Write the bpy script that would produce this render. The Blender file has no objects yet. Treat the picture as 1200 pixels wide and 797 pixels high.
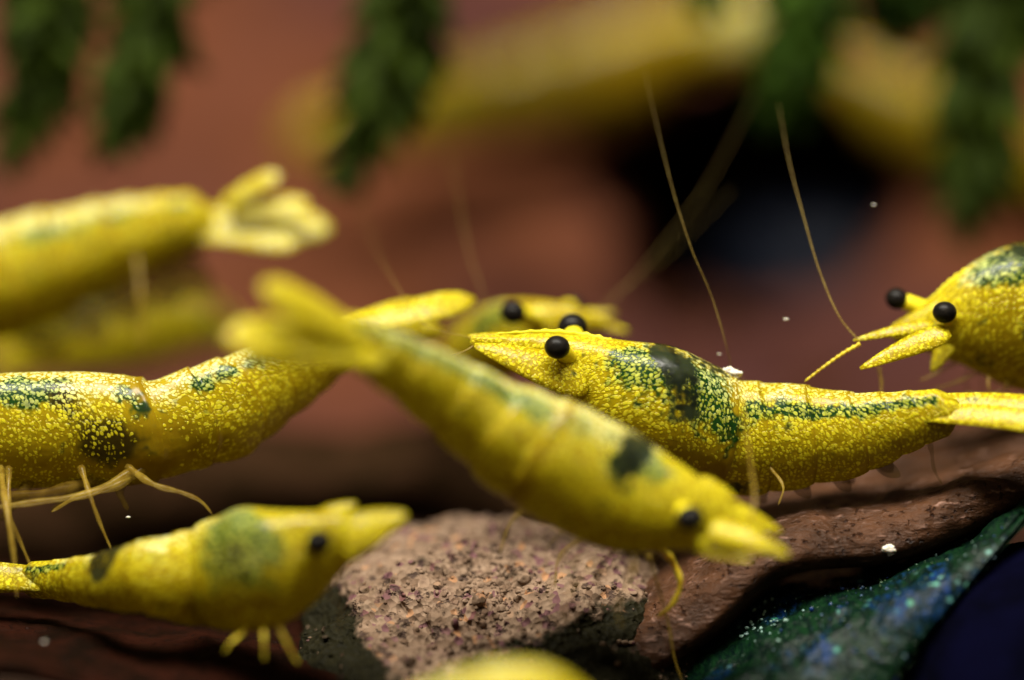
import bpy, math
import numpy as np
from mathutils import Vector, Matrix

# ------------------------------------------------------------------ camera
# Real scale: every length below is in millimetres and is written to the
# meshes in metres (MM).  The frame is about 40 mm wide at the focus plane.
MM = 0.001
LENS, SENSOR, DIST, PITCH = 100.0, 36.0, 110.0, math.radians(8.0)
FSTOP = 11.5
FWD = np.array([0.0, math.cos(PITCH), -math.sin(PITCH)])
RGT = np.array([1.0, 0.0, 0.0])
UPV = np.array([0.0, math.sin(PITCH), math.cos(PITCH)])
FOCUS = np.array([0.0, 0.0, 20.0])
CAM = FOCUS - DIST * FWD

scene = bpy.context.scene
COL = scene.collection
cd = bpy.data.cameras.new('camera')
cam = bpy.data.objects.new('camera', cd)
COL.objects.link(cam)
cd.lens, cd.sensor_width, cd.sensor_fit = LENS, SENSOR, 'HORIZONTAL'
cd.clip_start, cd.clip_end = 0.004, 5.0
cd.dof.use_dof = True
cd.dof.focus_distance = (DIST - 1.2) * MM
cd.dof.aperture_fstop = FSTOP
cam.location = Vector(CAM * MM)
cam.rotation_euler = (math.pi / 2 - PITCH, 0, 0)
scene.camera = cam

# ------------------------------------------------------------------ light
world = bpy.data.worlds.new('World')
scene.world = world
world.use_nodes = True
bg = world.node_tree.nodes['Background']
bg.inputs[0].default_value = (0.80, 0.62, 0.40, 1)
bg.inputs[1].default_value = 0.16

def lamp(name, loc, target, sx, sy, watts, color):
    ld = bpy.data.lights.new(name, 'AREA')
    ld.shape = 'RECTANGLE'
    ld.size, ld.size_y = sx * MM, sy * MM
    ld.energy = watts
    ld.color = color
    o = bpy.data.objects.new(name, ld)
    COL.objects.link(o)
    o.location = Vector(loc) * MM
    d = Vector(target) - Vector(loc)
    o.rotation_euler = d.to_track_quat('-Z', 'Y').to_euler()
    return o

# the aquarium lamp: a bar above the tank, a little in front of the animals
lamp('aquarium_lamp', (-15, -46, 160), (0, 10, 12), 150, 45, 0.84, (1.0, 0.95, 0.84))

vs = scene.view_settings
vs.view_transform = 'Standard'
vs.look = 'None'
vs.exposure = 0.25
vs.gamma = 1.0
scene.cycles.max_bounces = 6
scene.cycles.adaptive_threshold = 0.02
scene.cycles.use_denoising = True

# ------------------------------------------------------------------ helpers
rng = np.random.default_rng(7)

def kpx(d):
    """millimetres per photograph pixel at depth d behind the focus plane"""
    return (DIST + d) * SENSOR / LENS / 1200.0

def at(px, py, d=0.0):
    k = kpx(d)
    return CAM + (DIST + d) * FWD + (px - 600.0) * k * RGT + (398.5 - py) * k * UPV

def unit(v):
    v = np.asarray(v, float)
    return v / (np.linalg.norm(v, axis=-1, keepdims=True) + 1e-12)

def _hash(ix, iy, iz, seed):
    n = (ix * 374761393 + iy * 668265263 + iz * 2147483647 + seed * 1274126177) & 0x7fffffff
    n = ((n ^ (n >> 13)) * 1274126177) & 0x7fffffff
    n = ((n ^ (n >> 15)) * 668265263) & 0x7fffffff
    return (n & 0xffff) / 65535.0

def vnoise(p, seed=0):
    """value noise in -1..1 for an (n,3) array"""
    p = np.asarray(p, float)
    i = np.floor(p).astype(np.int64)
    f = p - i
    f = f * f * (3 - 2 * f)
    r = 0
    for dx in (0, 1):
        for dy in (0, 1):
            for dz in (0, 1):
                w = (f[:, 0] if dx else 1 - f[:, 0]) * (f[:, 1] if dy else 1 - f[:, 1]) * (f[:, 2] if dz else 1 - f[:, 2])
                r = r + w * _hash(i[:, 0] + dx, i[:, 1] + dy, i[:, 2] + dz, seed)
    return r * 2 - 1

def fbm(p, octaves=4, seed=0, gain=0.5):
    r, a = 0, 1.0
    p = np.asarray(p, float)
    for o in range(octaves):
        r = r + a * vnoise(p * 2.03 ** o, seed + o)
        a *= gain
    return r

def hermite(ts, vals, t):
    """smooth interpolation of rows vals at knots ts (monotone-free Catmull-Rom)"""
    ts = np.asarray(ts, float)
    vals = np.asarray(vals, float)
    if vals.ndim == 1:
        vals = vals[:, None]
    m = np.zeros_like(vals)
    d = (vals[1:] - vals[:-1]) / (ts[1:] - ts[:-1])[:, None]
    m[0], m[-1] = d[0], d[-1]
    m[1:-1] = 0.5 * (d[1:] + d[:-1])
    t = np.asarray(t, float)
    i = np.clip(np.searchsorted(ts, t, side='right') - 1, 0, len(ts) - 2)
    h = (ts[i + 1] - ts[i])[:, None]
    u = ((t - ts[i])[:, None]) / h
    uc = np.clip(u, 0, 1)
    r = ((2 * uc**3 - 3 * uc**2 + 1) * vals[i] + (uc**3 - 2 * uc**2 + uc) * h * m[i]
         + (-2 * uc**3 + 3 * uc**2) * vals[i + 1] + (uc**3 - uc**2) * h * m[i + 1])
    r = r + (u - uc) * h * np.where(u < 0, m[i], m[i + 1])
    return r

def smooth(a, b, x):
    u = np.clip((x - a) / (b - a), 0, 1)
    return u * u * (3 - 2 * u)

def mesh_obj(name, verts, faces, mat, parent=None, origin=None, attrs=None, shade=True):
    """one mesh object; verts in world millimetres"""
    verts = np.asarray(verts, float)
    if parent is not None:
        org = np.array(parent['_org'])
    else:
        org = np.zeros(3) if origin is None else np.asarray(origin, float)
    me = bpy.data.meshes.new(name)
    me.from_pydata([tuple(v) for v in (verts - org) * MM], [], [tuple(int(i) for i in f) for f in faces])
    if attrs:
        for k, a in attrs.items():
            a = np.asarray(a, np.float32)
            if a.ndim == 2:
                me.attributes.new(k, 'FLOAT_VECTOR', 'POINT').data.foreach_set('vector', a.ravel())
            else:
                me.attributes.new(k, 'FLOAT', 'POINT').data.foreach_set('value', a)
    if shade:
        me.polygons.foreach_set('use_smooth', [True] * len(me.polygons))
    me.materials.append(mat)
    me.update()
    o = bpy.data.objects.new(name, me)
    COL.objects.link(o)
    if parent is not None:
        o.parent = parent
        if parent.type == 'MESH':
            o['_org'] = parent['_org']
        else:
            o['_org'] = [float(x) for x in org]
    else:
        o.location = Vector(org * MM)
        o['_org'] = [float(x) for x in org]
    return o

def thing(name, origin, label, cat, group=None):
    o = bpy.data.objects.new(name, None)
    COL.objects.link(o)
    o.empty_display_size = 0.002
    o.location = Vector(np.asarray(origin) * MM)
    o['_org'] = [float(x) for x in origin]
    o['label'], o['category'] = label, cat
    if group:
        o['group'] = group
    return o

def tag(o, label=None, cat=None, group=None, kind=None):
    for k, v in (('label', label), ('category', cat), ('group', group), ('kind', kind)):
        if v:
            o[k] = v
    return o

def tube_faces(n, m, caps=True):
    f = []
    for i in range(n - 1):
        for j in range(m):
            a, b = i * m + j, i * m + (j + 1) % m
            f.append((a, b, b + m, a + m))
    if caps:
        f.append(tuple(range(m - 1, -1, -1)))
        f.append(tuple((n - 1) * m + j for j in range(m)))
    return f

def frames(c, up):
    T = unit(np.gradient(c, axis=0))
    up = np.asarray(up, float)
    if up.ndim == 1:
        up = np.repeat(up[None], len(c), 0)
    N = unit(up - (up * T).sum(1, keepdims=True) * T)
    B = np.cross(T, N)
    return T, N, B

def loft(c, up, h, w, m=10):
    """tube along c: half height h along the normal, half width w along the side"""
    c = np.asarray(c, float)
    T, N, B = frames(c, up)
    th = np.linspace(0, 2 * np.pi, m, endpoint=False)
    v = (c[:, None] + np.cos(th)[None, :, None] * np.asarray(h)[:, None, None] * N[:, None]
         + np.sin(th)[None, :, None] * np.asarray(w)[:, None, None] * B[:, None])
    return v.reshape(-1, 3), tube_faces(len(c), m)

def path(pts, n):
    pts = np.asarray(pts, float)
    d = np.concatenate([[0], np.cumsum(np.linalg.norm(np.diff(pts, axis=0), axis=1))])
    d /= d[-1]
    return hermite(d, pts, np.linspace(0, 1, n))

def thread(name, pts, r0, r1, mat, parent, n=40, beads=0, m=6):
    """a thin feeler or leg through pts; radii in mm"""
    c = path(pts, n)
    u = np.linspace(0, 1, n)
    r = r0 + (r1 - r0) * u
    if beads:
        r = r * (1 + 0.22 * np.sin(u * np.pi * 2 * beads))
    r = r * np.sqrt(np.clip(1 - np.clip((u - 0.97) / 0.0301, 0, 1) ** 2, 0.01, 1))
    up = unit(np.array([0.31, -0.82, 0.47]))
    v, f = loft(c, up, r, r, m)
    return mesh_obj(name, v, f, mat, parent)

def blade(name, p0, p1, width, thick, nrm, mat, parent, curve=0.0, n=14, m=10, point=0.55, attrs=None, rnd_tip=False):
    """a thin leaf-shaped plate from p0 to p1"""
    p0, p1 = np.asarray(p0, float), np.asarray(p1, float)
    u = np.linspace(0, 1, n)
    L = np.linalg.norm(p1 - p0)
    c = p0 + u[:, None] * (p1 - p0) + (np.sin(u * np.pi) * curve * L)[:, None] * unit(nrm)
    prof = np.clip(np.sin(np.pi * np.clip(0.13 + 0.85 * u ** point, 0, 1)) ** 0.7, 0.03, 1)
    if rnd_tip:
        prof = (0.78 + 0.22 * np.sin(np.pi * u * 0.72)) * np.sqrt(np.clip(1 - np.clip((u - 0.72) / 0.285, 0, 1) ** 2, 0.002, 1))
    v, f = loft(c, nrm, thick * np.clip(prof, 0.25, 1), width * prof, m)
    if attrs is not None:
        th = np.linspace(0, 2 * np.pi, m, endpoint=False)
        attrs['shell_mm'] = np.stack([np.repeat(u * L, m), (prof[:, None] * width * np.sin(th)[None]).ravel() + 40.0 * np.tile(np.cos(th) < -0.01, n), 0 * np.repeat(u, m)], 1)
    return mesh_obj(name, v, f, mat, parent, attrs=attrs)

def ball(c, r, n=12, m=18, stretch=(1, 1, 1), axes=None):
    th = np.linspace(0, np.pi, n)
    ph = np.linspace(0, 2 * np.pi, m, endpoint=False)
    v = np.stack([np.outer(np.sin(th), np.cos(ph)), np.outer(np.sin(th), np.sin(ph)), np.outer(np.cos(th), np.ones(m))], -1).reshape(-1, 3)
    v = v * np.array(stretch) * r
    if axes is not None:
        v = v @ np.asarray(axes)
    return v + np.asarray(c), tube_faces(n, m, caps=False)

# ------------------------------------------------------------------ materials
class Nodes:
    def __init__(self, name):
        self.m = bpy.data.materials.new(name)
        self.m.use_nodes = True
        self.t = self.m.node_tree
        self.t.nodes.clear()
        self.out = self.t.nodes.new('ShaderNodeOutputMaterial')
    def n(self, typ, ins=None, **props):
        nd = self.t.nodes.new(typ)
        for k, v in props.items():
            setattr(nd, k, v)
        for k, v in (ins or {}).items():
            self.set(nd.inputs[k], v)
        return nd
    def set(self, sock, v):
        if isinstance(v, bpy.types.NodeSocket):
            self.t.links.new(v, sock)
        elif isinstance(v, tuple) and len(v) == 3 and sock.type == 'RGBA':
            sock.default_value = (*v, 1)
        else:
            sock.default_value = v
    def math(self, op, a, b=0.0, c=0.0, clamp=False):
        nd = self.t.nodes.new('ShaderNodeMath')
        nd.operation, nd.use_clamp = op, clamp
        for i, v in enumerate((a, b, c)):
            self.set(nd.inputs[i], v)
        return nd.outputs[0]
    def mix(self, f, a, b):
        nd = self.t.nodes.new('ShaderNodeMix')
        nd.data_type = 'RGBA'
        self.set(nd.inputs[0], f)
        self.set(nd.inputs[6], a)
        self.set(nd.inputs[7], b)
        return nd.outputs[2]
    def ramp(self, x, lo, hi, a=0.0, b=1.0):
        nd = self.t.nodes.new('ShaderNodeMapRange')
        nd.interpolation_type = 'SMOOTHSTEP'
        for k, v in ((0, x), (1, lo), (2, hi), (3, a), (4, b)):
            self.set(nd.inputs[k], v)
        return nd.outputs[0]
    def attr(self, name):
        return self.n('ShaderNodeAttribute', attribute_name=name).outputs['Fac']
    def pos(self):
        tc = self.n('ShaderNodeTexCoord')
        v = self.n('ShaderNodeVectorMath', {0: tc.outputs['Object'], 1: (1000.0, 1000.0, 1000.0)}, operation='MULTIPLY')
        return v.outputs[0]
    def noise(self, p, scale, detail=3.0, rough=0.55):
        return self.n('ShaderNodeTexNoise', {'Vector': p, 'Scale': scale, 'Detail': detail, 'Roughness': rough}).outputs['Fac']
    def voro(self, p, scale, feature='F1'):
        nd = self.n('ShaderNodeTexVoronoi', {'Vector': p, 'Scale': scale}, feature=feature)
        return nd
    def bump(self, h, strength, dist_mm, normal=None):
        ins = {'Height': h, 'Strength': strength, 'Distance': dist_mm * MM}
        if normal is not None:
            ins['Normal'] = normal
        return self.n('ShaderNodeBump', ins).outputs[0]
    def bsdf(self, **ins):
        b = self.n('ShaderNodeBsdfPrincipled', {k.replace('_', ' '): v for k, v in ins.items()})
        self.t.links.new(b.outputs[0], self.out.inputs[0])
        return b

def shell_material():
    M = Nodes('shrimp_shell')
    p = M.pos()
    dens, green, dark, pale, deep = (M.attr(k) for k in ('dens', 'green', 'dark', 'pale', 'deep'))
    n1 = M.noise(p, 1.1, 1.0)
    n2 = M.noise(p, 4.0, 0.0)
    nn = M.math('SUBTRACT', M.math('ADD', M.math('MULTIPLY', n1, 0.8), M.math('MULTIPLY', n2, 0.5)), 0.65)
    def edge(mask, k=1.3):
        return M.ramp(M.math('ADD', mask, M.math('MULTIPLY', nn, k)), 0.25, 0.75)
    gm, dm, pm, em = edge(green, 1.5), M.ramp(M.math('ADD', dark, M.math('MULTIPLY', nn, 1.8)), 0.12, 0.88), edge(pale, 1.0), edge(deep, 0.6)
    dd = M.math('ADD', dens, M.math('MULTIPLY', nn, 0.8), clamp=True)
    uvn = M.n('ShaderNodeAttribute', attribute_name='shell_mm').outputs['Vector']
    jit = M.n('ShaderNodeTexNoise', {'Vector': p, 'Scale': 2.6, 'Detail': 1.0}).outputs['Color']
    uvw = M.n('ShaderNodeVectorMath', {0: jit, 1: (0.22, 0.22, 0.22), 2: uvn}, operation='MULTIPLY_ADD').outputs[0]
    v1 = M.n('ShaderNodeTexVoronoi', {'Vector': uvw, 'Scale': 5.4}, voronoi_dimensions='2D')
    sep = M.n('ShaderNodeSeparateColor', {0: v1.outputs['Color']})
    rnd, rnd2, rnd3 = sep.outputs[0], sep.outputs[1], sep.outputs[2]
    v2 = M.n('ShaderNodeTexVoronoi', {'Vector': uvw, 'Scale': 8.3}, voronoi_dimensions='2D')
    sep2 = M.n('ShaderNodeSeparateColor', {0: v2.outputs['Color']})
    rad1 = M.math('ADD', M.math('ADD', 0.16, M.math('MULTIPLY', rnd2, 0.17)), M.math('ADD', M.math('MULTIPLY', dd, 0.12), M.math('MULTIPLY', pm, 0.07)))
    here = M.ramp(M.math('SUBTRACT', M.math('MULTIPLY', dd, 1.25), rnd), -0.05, 0.12)
    d1 = M.math('MULTIPLY', here, M.ramp(v1.outputs['Distance'], M.math('ADD', rad1, 0.08), M.math('SUBTRACT', rad1, 0.08)))
    here2 = M.ramp(M.math('SUBTRACT', dd, sep2.outputs[0]), 0.05, 0.2)
    d2 = M.math('MULTIPLY', here2, M.ramp(v2.outputs['Distance'], 0.42, 0.22))
    dots = M.math('MAXIMUM', M.math('MULTIPLY', d1, M.math('ADD', 0.65, M.math('MULTIPLY', rnd3, 0.35))), M.math('MULTIPLY', d2, 0.55))
    dots = M.math('MULTIPLY', dots, M.math('SUBTRACT', 1.0, dm, clamp=True), clamp=True)
    amber = M.mix(n1, (0.19, 0.105, 0.003), (0.34, 0.235, 0.005))
    veil = M.mix(M.math('MULTIPLY', dd, 0.55), amber, (0.54, 0.43, 0.005))
    under = M.mix(gm, veil, M.mix(n2, (0.004, 0.020, 0.003), (0.014, 0.060, 0.007)))
    under = M.mix(M.math('MULTIPLY', em, 0.92), under, (0.020, 0.013, 0.003))
    under = M.mix(M.math('MULTIPLY', dm, 0.94), under, M.mix(M.ramp(n1, .4, .62), (0.008, 0.009, 0.005), (0.024, 0.030, 0.013)))
    yell = M.mix(rnd2, (0.68, 0.575, 0.006), (0.80, 0.72, 0.030))
    dotc = M.mix(pm, yell, (0.84, 0.84, 0.36))
    dotc = M.mix(M.math('MULTIPLY', gm, 0.7), dotc, M.mix(rnd2, (0.13, 0.25, 0.02), (0.52, 0.58, 0.12)))
    col = M.mix(dots, under, dotc)
    nb = M.bump(M.math('ADD', dots, M.math('MULTIPLY', n2, 0.5)), 0.6, 0.05)
    M.bsdf(Base_Color=col, Roughness=0.25, IOR=1.34, Normal=nb, Subsurface_Weight=0.30,
           Subsurface_Radius=(1.0, 0.80, 0.06), Subsurface_Scale=0.0003)
    bs = M.out.inputs[0].links[0].from_socket
    tr = M.n('ShaderNodeBsdfTranslucent', {'Color': col, 'Normal': nb})
    mx = M.n('ShaderNodeMixShader', {0: 0.38, 1: bs, 2: tr.outputs[0]})
    M.t.links.new(mx.outputs[0], M.out.inputs[0])
    return M.m

def plain(name, c1, c2, scale, rough=0.4, sss=0.0, ior=1.3, trans=0.0, bump=0.0, bscale=None):
    M = Nodes(name)
    p = M.pos()
    n = M.noise(p, scale, 4.0)
    f = M.ramp(n, 0.3, 0.7)
    ins = dict(Base_Color=M.mix(f, c1, c2), Roughness=rough, IOR=ior)
    if sss:
        ins.update(Subsurface_Weight=sss, Subsurface_Radius=(1.0, 0.62, 0.08), Subsurface_Scale=0.0004)
    if bump:
        ins['Normal'] = M.bump(M.noise(p, bscale or scale * 4, 4.0), 0.6, bump)
    b = M.bsdf(**ins)
    if trans:
        tr = M.n('ShaderNodeBsdfTransparent')
        mx = M.n('ShaderNodeMixShader', {0: trans, 1: b.outputs[0], 2: tr.outputs[0]})
        M.t.links.new(mx.outputs[0], M.out.inputs[0])
    return M.m

SHELL = shell_material()
FAN = plain('tail_fan_plate', (0.52, 0.45, 0.012), (0.70, 0.64, 0.05), 3.0, 0.35, sss=0.3, bump=0.03, bscale=9)
SCALE = plain('feeler_plate', (0.52, 0.42, 0.008), (0.70, 0.60, 0.02), 2.2, 0.35, sss=0.35, bump=0.02, bscale=8)
LIMB = plain('limb_yellow', (0.42, 0.29, 0.012), (0.66, 0.52, 0.04), 3.0, 0.3, sss=0.3, trans=0.12)
CLEAR = plain('limb_clear', (0.22, 0.13, 0.012), (0.36, 0.25, 0.035), 2.5, 0.25, trans=0.70)
FILM = plain('limb_film', (0.07, 0.040, 0.004), (0.14, 0.085, 0.010), 2.5, 0.4, ior=1.1, trans=0.62)
FEELER = plain('feeler_thread', (0.24, 0.15, 0.03), (0.36, 0.26, 0.06), 2.0, 0.4, trans=0.6)
EYE = plain('eye_black', (0.004, 0.0035, 0.003), (0.010, 0.008, 0.006), 6.0, 0.38, ior=1.18)

# ------------------------------------------------------------------ shrimp
TS = [0.0, 0.12, 0.30, 0.45, 0.58, 0.72, 0.86, 1.0]
EDGES = [0.45, 0.53, 0.63, 0.74, 0.82, 0.89, 1.0]        # rear rims: carapace, then six tail rings
NTH = 64
GROUP = 'yellow dwarf shrimp'

def ring_ts(fine):
    """station list with a doubled ring at each rim, and which plate each belongs to"""
    t = [0.0, 0.004, 0.012]
    t += list(np.linspace(0.025, 0.45, int(46 * fine)))
    seg = [0] * len(t)
    a = 0.45
    for k, b in enumerate(EDGES[1:], 1):
        tt = list(np.linspace(a + 0.0015, b, max(6, int(13 * fine))))
        t += tt
        seg += [k] * len(tt)
        a = b
    return np.array(t), np.array(seg)

def shrimp(label, ctrl, up=(0, 0), wide=0.72, eyes=(), scales=(), feelers=(), legs=(), fan=None,
           patches=(), dens=0.8, fine=1.0, ts=None, rostrum=None, auto_legs=0, swim=0, leg_mm=2.4, swim_mm=1.1, pale_top=0.55,
           stripe=0.0, flare=0.055, group=GROUP, paddles=()):
    """ctrl: (px, py, depth, half height px) from snout to the end of the last tail ring.
    up: lean of the back (to the right, towards the viewer)."""
    ts = ts or TS
    P = np.array([at(c[0], c[1], c[2]) for c in ctrl])
    H = np.array([c[3] * kpx(c[2]) for c in ctrl])
    t, seg = ring_ts(fine)
    def axis(tt):
        return hermite(ts, P, tt)
    upv = unit(UPV + up[0] * RGT - up[1] * FWD)
    c = axis(t)
    h = np.maximum(hermite(ts, H, t)[:, 0], 0.04)
    T, N, B = frames(axis(np.linspace(0, 1, 400)), upv)
    tq = np.linspace(0, 1, 400)
    def frame(tt):
        i = np.clip((np.asarray(tt) * 399).round().astype(int), 0, 399)
        return T[i], N[i], B[i]
    # local tangent scale to shear rims back along the flanks
    L = np.linalg.norm(np.diff(axis(tq), axis=0), axis=1).sum()
    th = np.linspace(0, 2 * np.pi, NTH, endpoint=False)
    side = np.abs(np.sin(th))
    u = np.zeros_like(t)
    a = 0.0
    for k, b in enumerate(EDGES):
        s = seg == k
        u[s] = np.clip((t[s] - a) / (b - a), 0, 1)
        a = b
    # plates flare towards their rear rim, then step down onto the next one
    fl = np.where(seg == 0, 1 + flare * smooth(0.80, 1.0, u), (1 - flare * 0.25) + flare * (smooth(0.15, 0.95, u)))
    fl = np.where(seg == 0, fl - 0.03 * np.exp(-((u - 0.97) / 0.02) ** 2), fl)
    fl = fl * (1 - 0.45 * smooth(0.965, 1.0, t))
    aspect = wide * np.interp(t, [0, .05, .12, .3, .45, .7, .9, 1], [1.0, 1.05, 1.0, 1.0, .98, .92, .85, .85])
    lobe = np.where(seg > 0, 0.085 * np.sin(np.pi * np.clip(u, 0, 1)) ** 0.7, 0.0)
    shear = np.where(t > 0.1, smooth(0.1, 0.4, t) * 0.020 * L, 0)
    tp = np.clip(t, 0, 1)
    Tn, Nn, Bn = frame(tp)
    cs, sn = np.cos(th), np.sin(th)
    low = np.clip((-cs - 0.1) / 0.9, 0, 1)
    wv = sn[None, :] * (1 - 0.14 * low[None, :] ** 2) * (h * aspect * fl)[:, None]
    hv = cs[None, :] * (h * fl)[:, None] * (1 + lobe[:, None] * low[None, :])
    # flattened, tucked-in underside
    hv = hv * (1 - 0.06 * smooth(0.90, 1.0, low)[None, :] * smooth(0.12, 0.3, t)[:, None])
    sh = shear[:, None] * (side[None, :] ** 2 - 0.25)
    ld = None
    v = (c[:, None] + hv[..., None] * Nn[:, None] + wv[..., None] * Bn[:, None] + sh[..., None] * Tn[:, None])
    v = v.reshape(-1, 3)
    # gentle unevenness so no outline is machine-smooth
    v += (fbm(v * 0.9, 3, 11) * 0.035)[:, None] * np.repeat(unit(v.reshape(len(t), NTH, 3) - c[:, None]).reshape(-1, 3), 1, 0)
    tv = np.repeat(t, NTH)
    thd = np.degrees(np.abs((th + np.pi) % (2 * np.pi) - np.pi))
    tv2, thv = tv, np.tile(thd, len(t))
    segv, uv = np.repeat(seg, NTH), np.repeat(u, NTH)
    dn = np.full(len(v), dens) - 0.26 * smooth(62, 120, thv) * smooth(0.12, 0.3, tv)
    gr = np.zeros(len(v)); dk = np.zeros(len(v)); dp = np.zeros(len(v))
    pl = pale_top * smooth(75, 15, thv) * smooth(0.14, 0.3, tv) * (1 - smooth(0.8, 1, tv))
    if stripe:
        gr += stripe * np.exp(-((thv - 48) / 13.0) ** 2) * smooth(0.44, 0.5, tv) * (1 - smooth(0.93, 0.99, tv))
    # thin bare membrane where one plate slides under the next
    dn -= 0.55 * np.exp(-((uv - 1.0) / 0.05) ** 2) * (segv < 6) * (tv > .3)
    for kind, t0, a0, rt, ra, s in patches:
        g = s * np.exp(-((tv - t0) / rt) ** 2 - ((thv - a0) / ra) ** 2)
        if kind == 'green': gr += g
        elif kind == 'dark': dk += g
        elif kind == 'pale': pl += g
        elif kind == 'deep': dp += g
        elif kind == 'bare': dn -= g
        elif kind == 'dense': dn += g
    sgn = np.degrees((th + np.pi) % (2 * np.pi) - np.pi)
    arc = np.concatenate([[0], np.cumsum(np.linalg.norm(np.diff(axis(tq), axis=0), axis=1))])
    shell = np.stack([np.interp(tv, tq, arc), np.radians(np.tile(sgn, len(t))) * np.repeat(np.maximum(h, 0.5), NTH) * 0.9, 0 * tv], 1)
    base = at(ctrl[3][0], ctrl[3][1] + ctrl[3][3], ctrl[3][2])
    root = thing('shrimp', base, label, 'shrimp', group)
    mesh_obj('body', v, tube_faces(len(t), NTH), SHELL, root,
             attrs={'dens': np.clip(dn, 0, 1), 'green': np.clip(gr, 0, 1), 'dark': np.clip(dk, 0, 1), 'pale': np.clip(pl, 0, 1), 'deep': np.clip(dp, 0, 1), 'shell_mm': shell})
    def body_pt(tt, ang, k=1.0):
        Tt, Nt, Bt = frame(tt)
        hh = float(hermite(ts, H, [tt])[0, 0])
        return axis([tt])[0] + k * hh * (math.cos(ang) * Nt + math.sin(ang) * wide * Bt), Tt, Nt, Bt, hh
    # eyes on short stalks
    for e in eyes:
        pe = at(e[0], e[1], e[2]); r = e[3] * kpx(e[2])
        ang = 0.75 if np.dot(pe - axis([.14])[0], frame(.14)[2]) > 0 else -0.75
        q = body_pt(0.155, ang, 0.2)[0]
        cc = np.linspace(0, 1, 8)[:, None] * (pe - q) + q
        rr = r * np.array([0.6, .64, .68, .72, .74, .74, .70, .6])
        sv, sf = loft(cc, unit(np.array([.3, -.2, .9])), rr, rr, 14)
        st = mesh_obj('eyestalk', sv, sf, SCALE, root)
        ax = unit(pe - q); s1 = unit(np.cross(ax, [0, 0, 1.0])); s2 = np.cross(ax, s1)
        ev, ef = ball(pe, r, 14, 22, (1.05, 0.95, 1.0), np.stack([s1, s2, ax]))
        mesh_obj('eye', ev, ef, EYE, st)
    for s in scales:
        nv = 14 * 10
        blade('antennal_scale', at(*s[0]), at(*s[1]), s[2] * kpx(s[0][2]), s[2] * 0.24 * kpx(s[0][2]), unit(upv * 0.5 - FWD * 0.75), SHELL, root, 0.03,
              attrs={'dens': np.full(nv, s[3] if len(s) > 3 else 0.8), 'green': np.zeros(nv), 'dark': np.zeros(nv), 'pale': np.zeros(nv), 'deep': np.zeros(nv)})
    if rostrum:
        # toothed crest from the brow forward
        n = 26
        uu = np.linspace(0, 1, n)
        t0, t1 = rostrum[0], rostrum[1]
        tt = t0 + (t1 - t0) * uu
        cc = np.array([body_pt(x, 0.0, 0.97)[0] for x in tt])
        cc = cc + (rostrum[2] * np.sin(uu * np.pi / 2)[:, None]) * np.array([frame(x)[1] for x in tt])
        hh = (0.17 * np.sin(np.pi * np.clip(uu * 0.9 + 0.08, 0, 1)) + 0.07 * (np.arange(n) % 3 == 0)) * (1 - 0.5 * uu)
        rv, rf = loft(cc, upv, hh, 0.05 * (1 - 0.6 * uu), 6)
        mesh_obj('rostrum', rv, rf, SCALE, root)
    for f in feelers:
        pts = [at(*q) for q in f['pts']]
        k = kpx(f['pts'][0][2])
        thread(f.get('name', 'antenna'), pts, f['r'][0] * k, f['r'][1] * k, f.get('mat', FEELER), root,
               n=f.get('n', 60), beads=f.get('beads', 0), m=f.get('m', 6))
    for lg in legs:
        pts = [at(*q) for q in lg['pts']]
        k = kpx(lg['pts'][0][2])
        n = 24
        cpt = path(pts, n)
        uu = np.linspace(0, 1, n)
        r = (lg['r'][0] + (lg['r'][1] - lg['r'][0]) * uu) * k * (1 + 0.18 * np.cos(uu * np.pi * 2 * (len(pts) - 1)))
        r = r * np.sqrt(np.clip(1 - np.clip((uu - 0.9) / 0.101, 0, 1) ** 2, 0.01, 1))
        lv, lf = loft(cpt, unit(np.array([.4, -.8, .3])), r, r * 0.85, 8)
        mesh_obj('leg', lv, lf, lg.get('mat', LIMB), root)
    for j in range(auto_legs):
        for sd in (-1, 1):
            q, Tt, Nt, Bt, hh = body_pt(0.23 + 0.045 * j, math.pi - sd * 0.45, 0.8)
            jit = rng.normal(0, 0.12, 3)
            k1 = q + leg_mm * (0.42 * -Nt + sd * 0.28 * Bt + (0.25 - 0.14 * j) * -Tt + jit)
            k2 = k1 + leg_mm * (0.62 * -Nt + sd * 0.05 * Bt + (-0.10 - 0.06 * j) * -Tt)
            k3 = k2 + leg_mm * (0.25 * -Nt + (0.12) * -Tt)
            cpt = path([q, k1, k2, k3], 20)
            uu = np.linspace(0, 1, 20)
            r = (0.09 - 0.065 * uu) * (1 + 0.15 * np.cos(uu * 6 * np.pi))
            lv, lf = loft(cpt, unit(np.array([.4, -.8, .3])), r, r * 0.85, 7)
            mesh_obj('leg', lv, lf, CLEAR, root)
    for j in range(swim):
        for sd in (-1, 1):
            q, Tt, Nt, Bt, hh = body_pt(0.50 + 0.085 * j, math.pi - sd * 0.35, 0.82)
            tip = q + swim_mm * (-Nt * 0.9 + Tt * (0.75 + rng.normal(0, .12)) + sd * 0.12 * Bt)
            blade('swimmeret', q, tip, 0.38 * swim_mm, 0.05, unit(Bt + 0.2 * Tt), FILM, root, point=1.1)
    for p0, p1, w in paddles:
        blade('swimmeret', at(*p0), at(*p1), w * kpx(p0[2]), 0.09, unit(UPV * 0.3 - FWD + 0.3 * RGT), FILM, root, 0.06, point=0.9)
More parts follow.
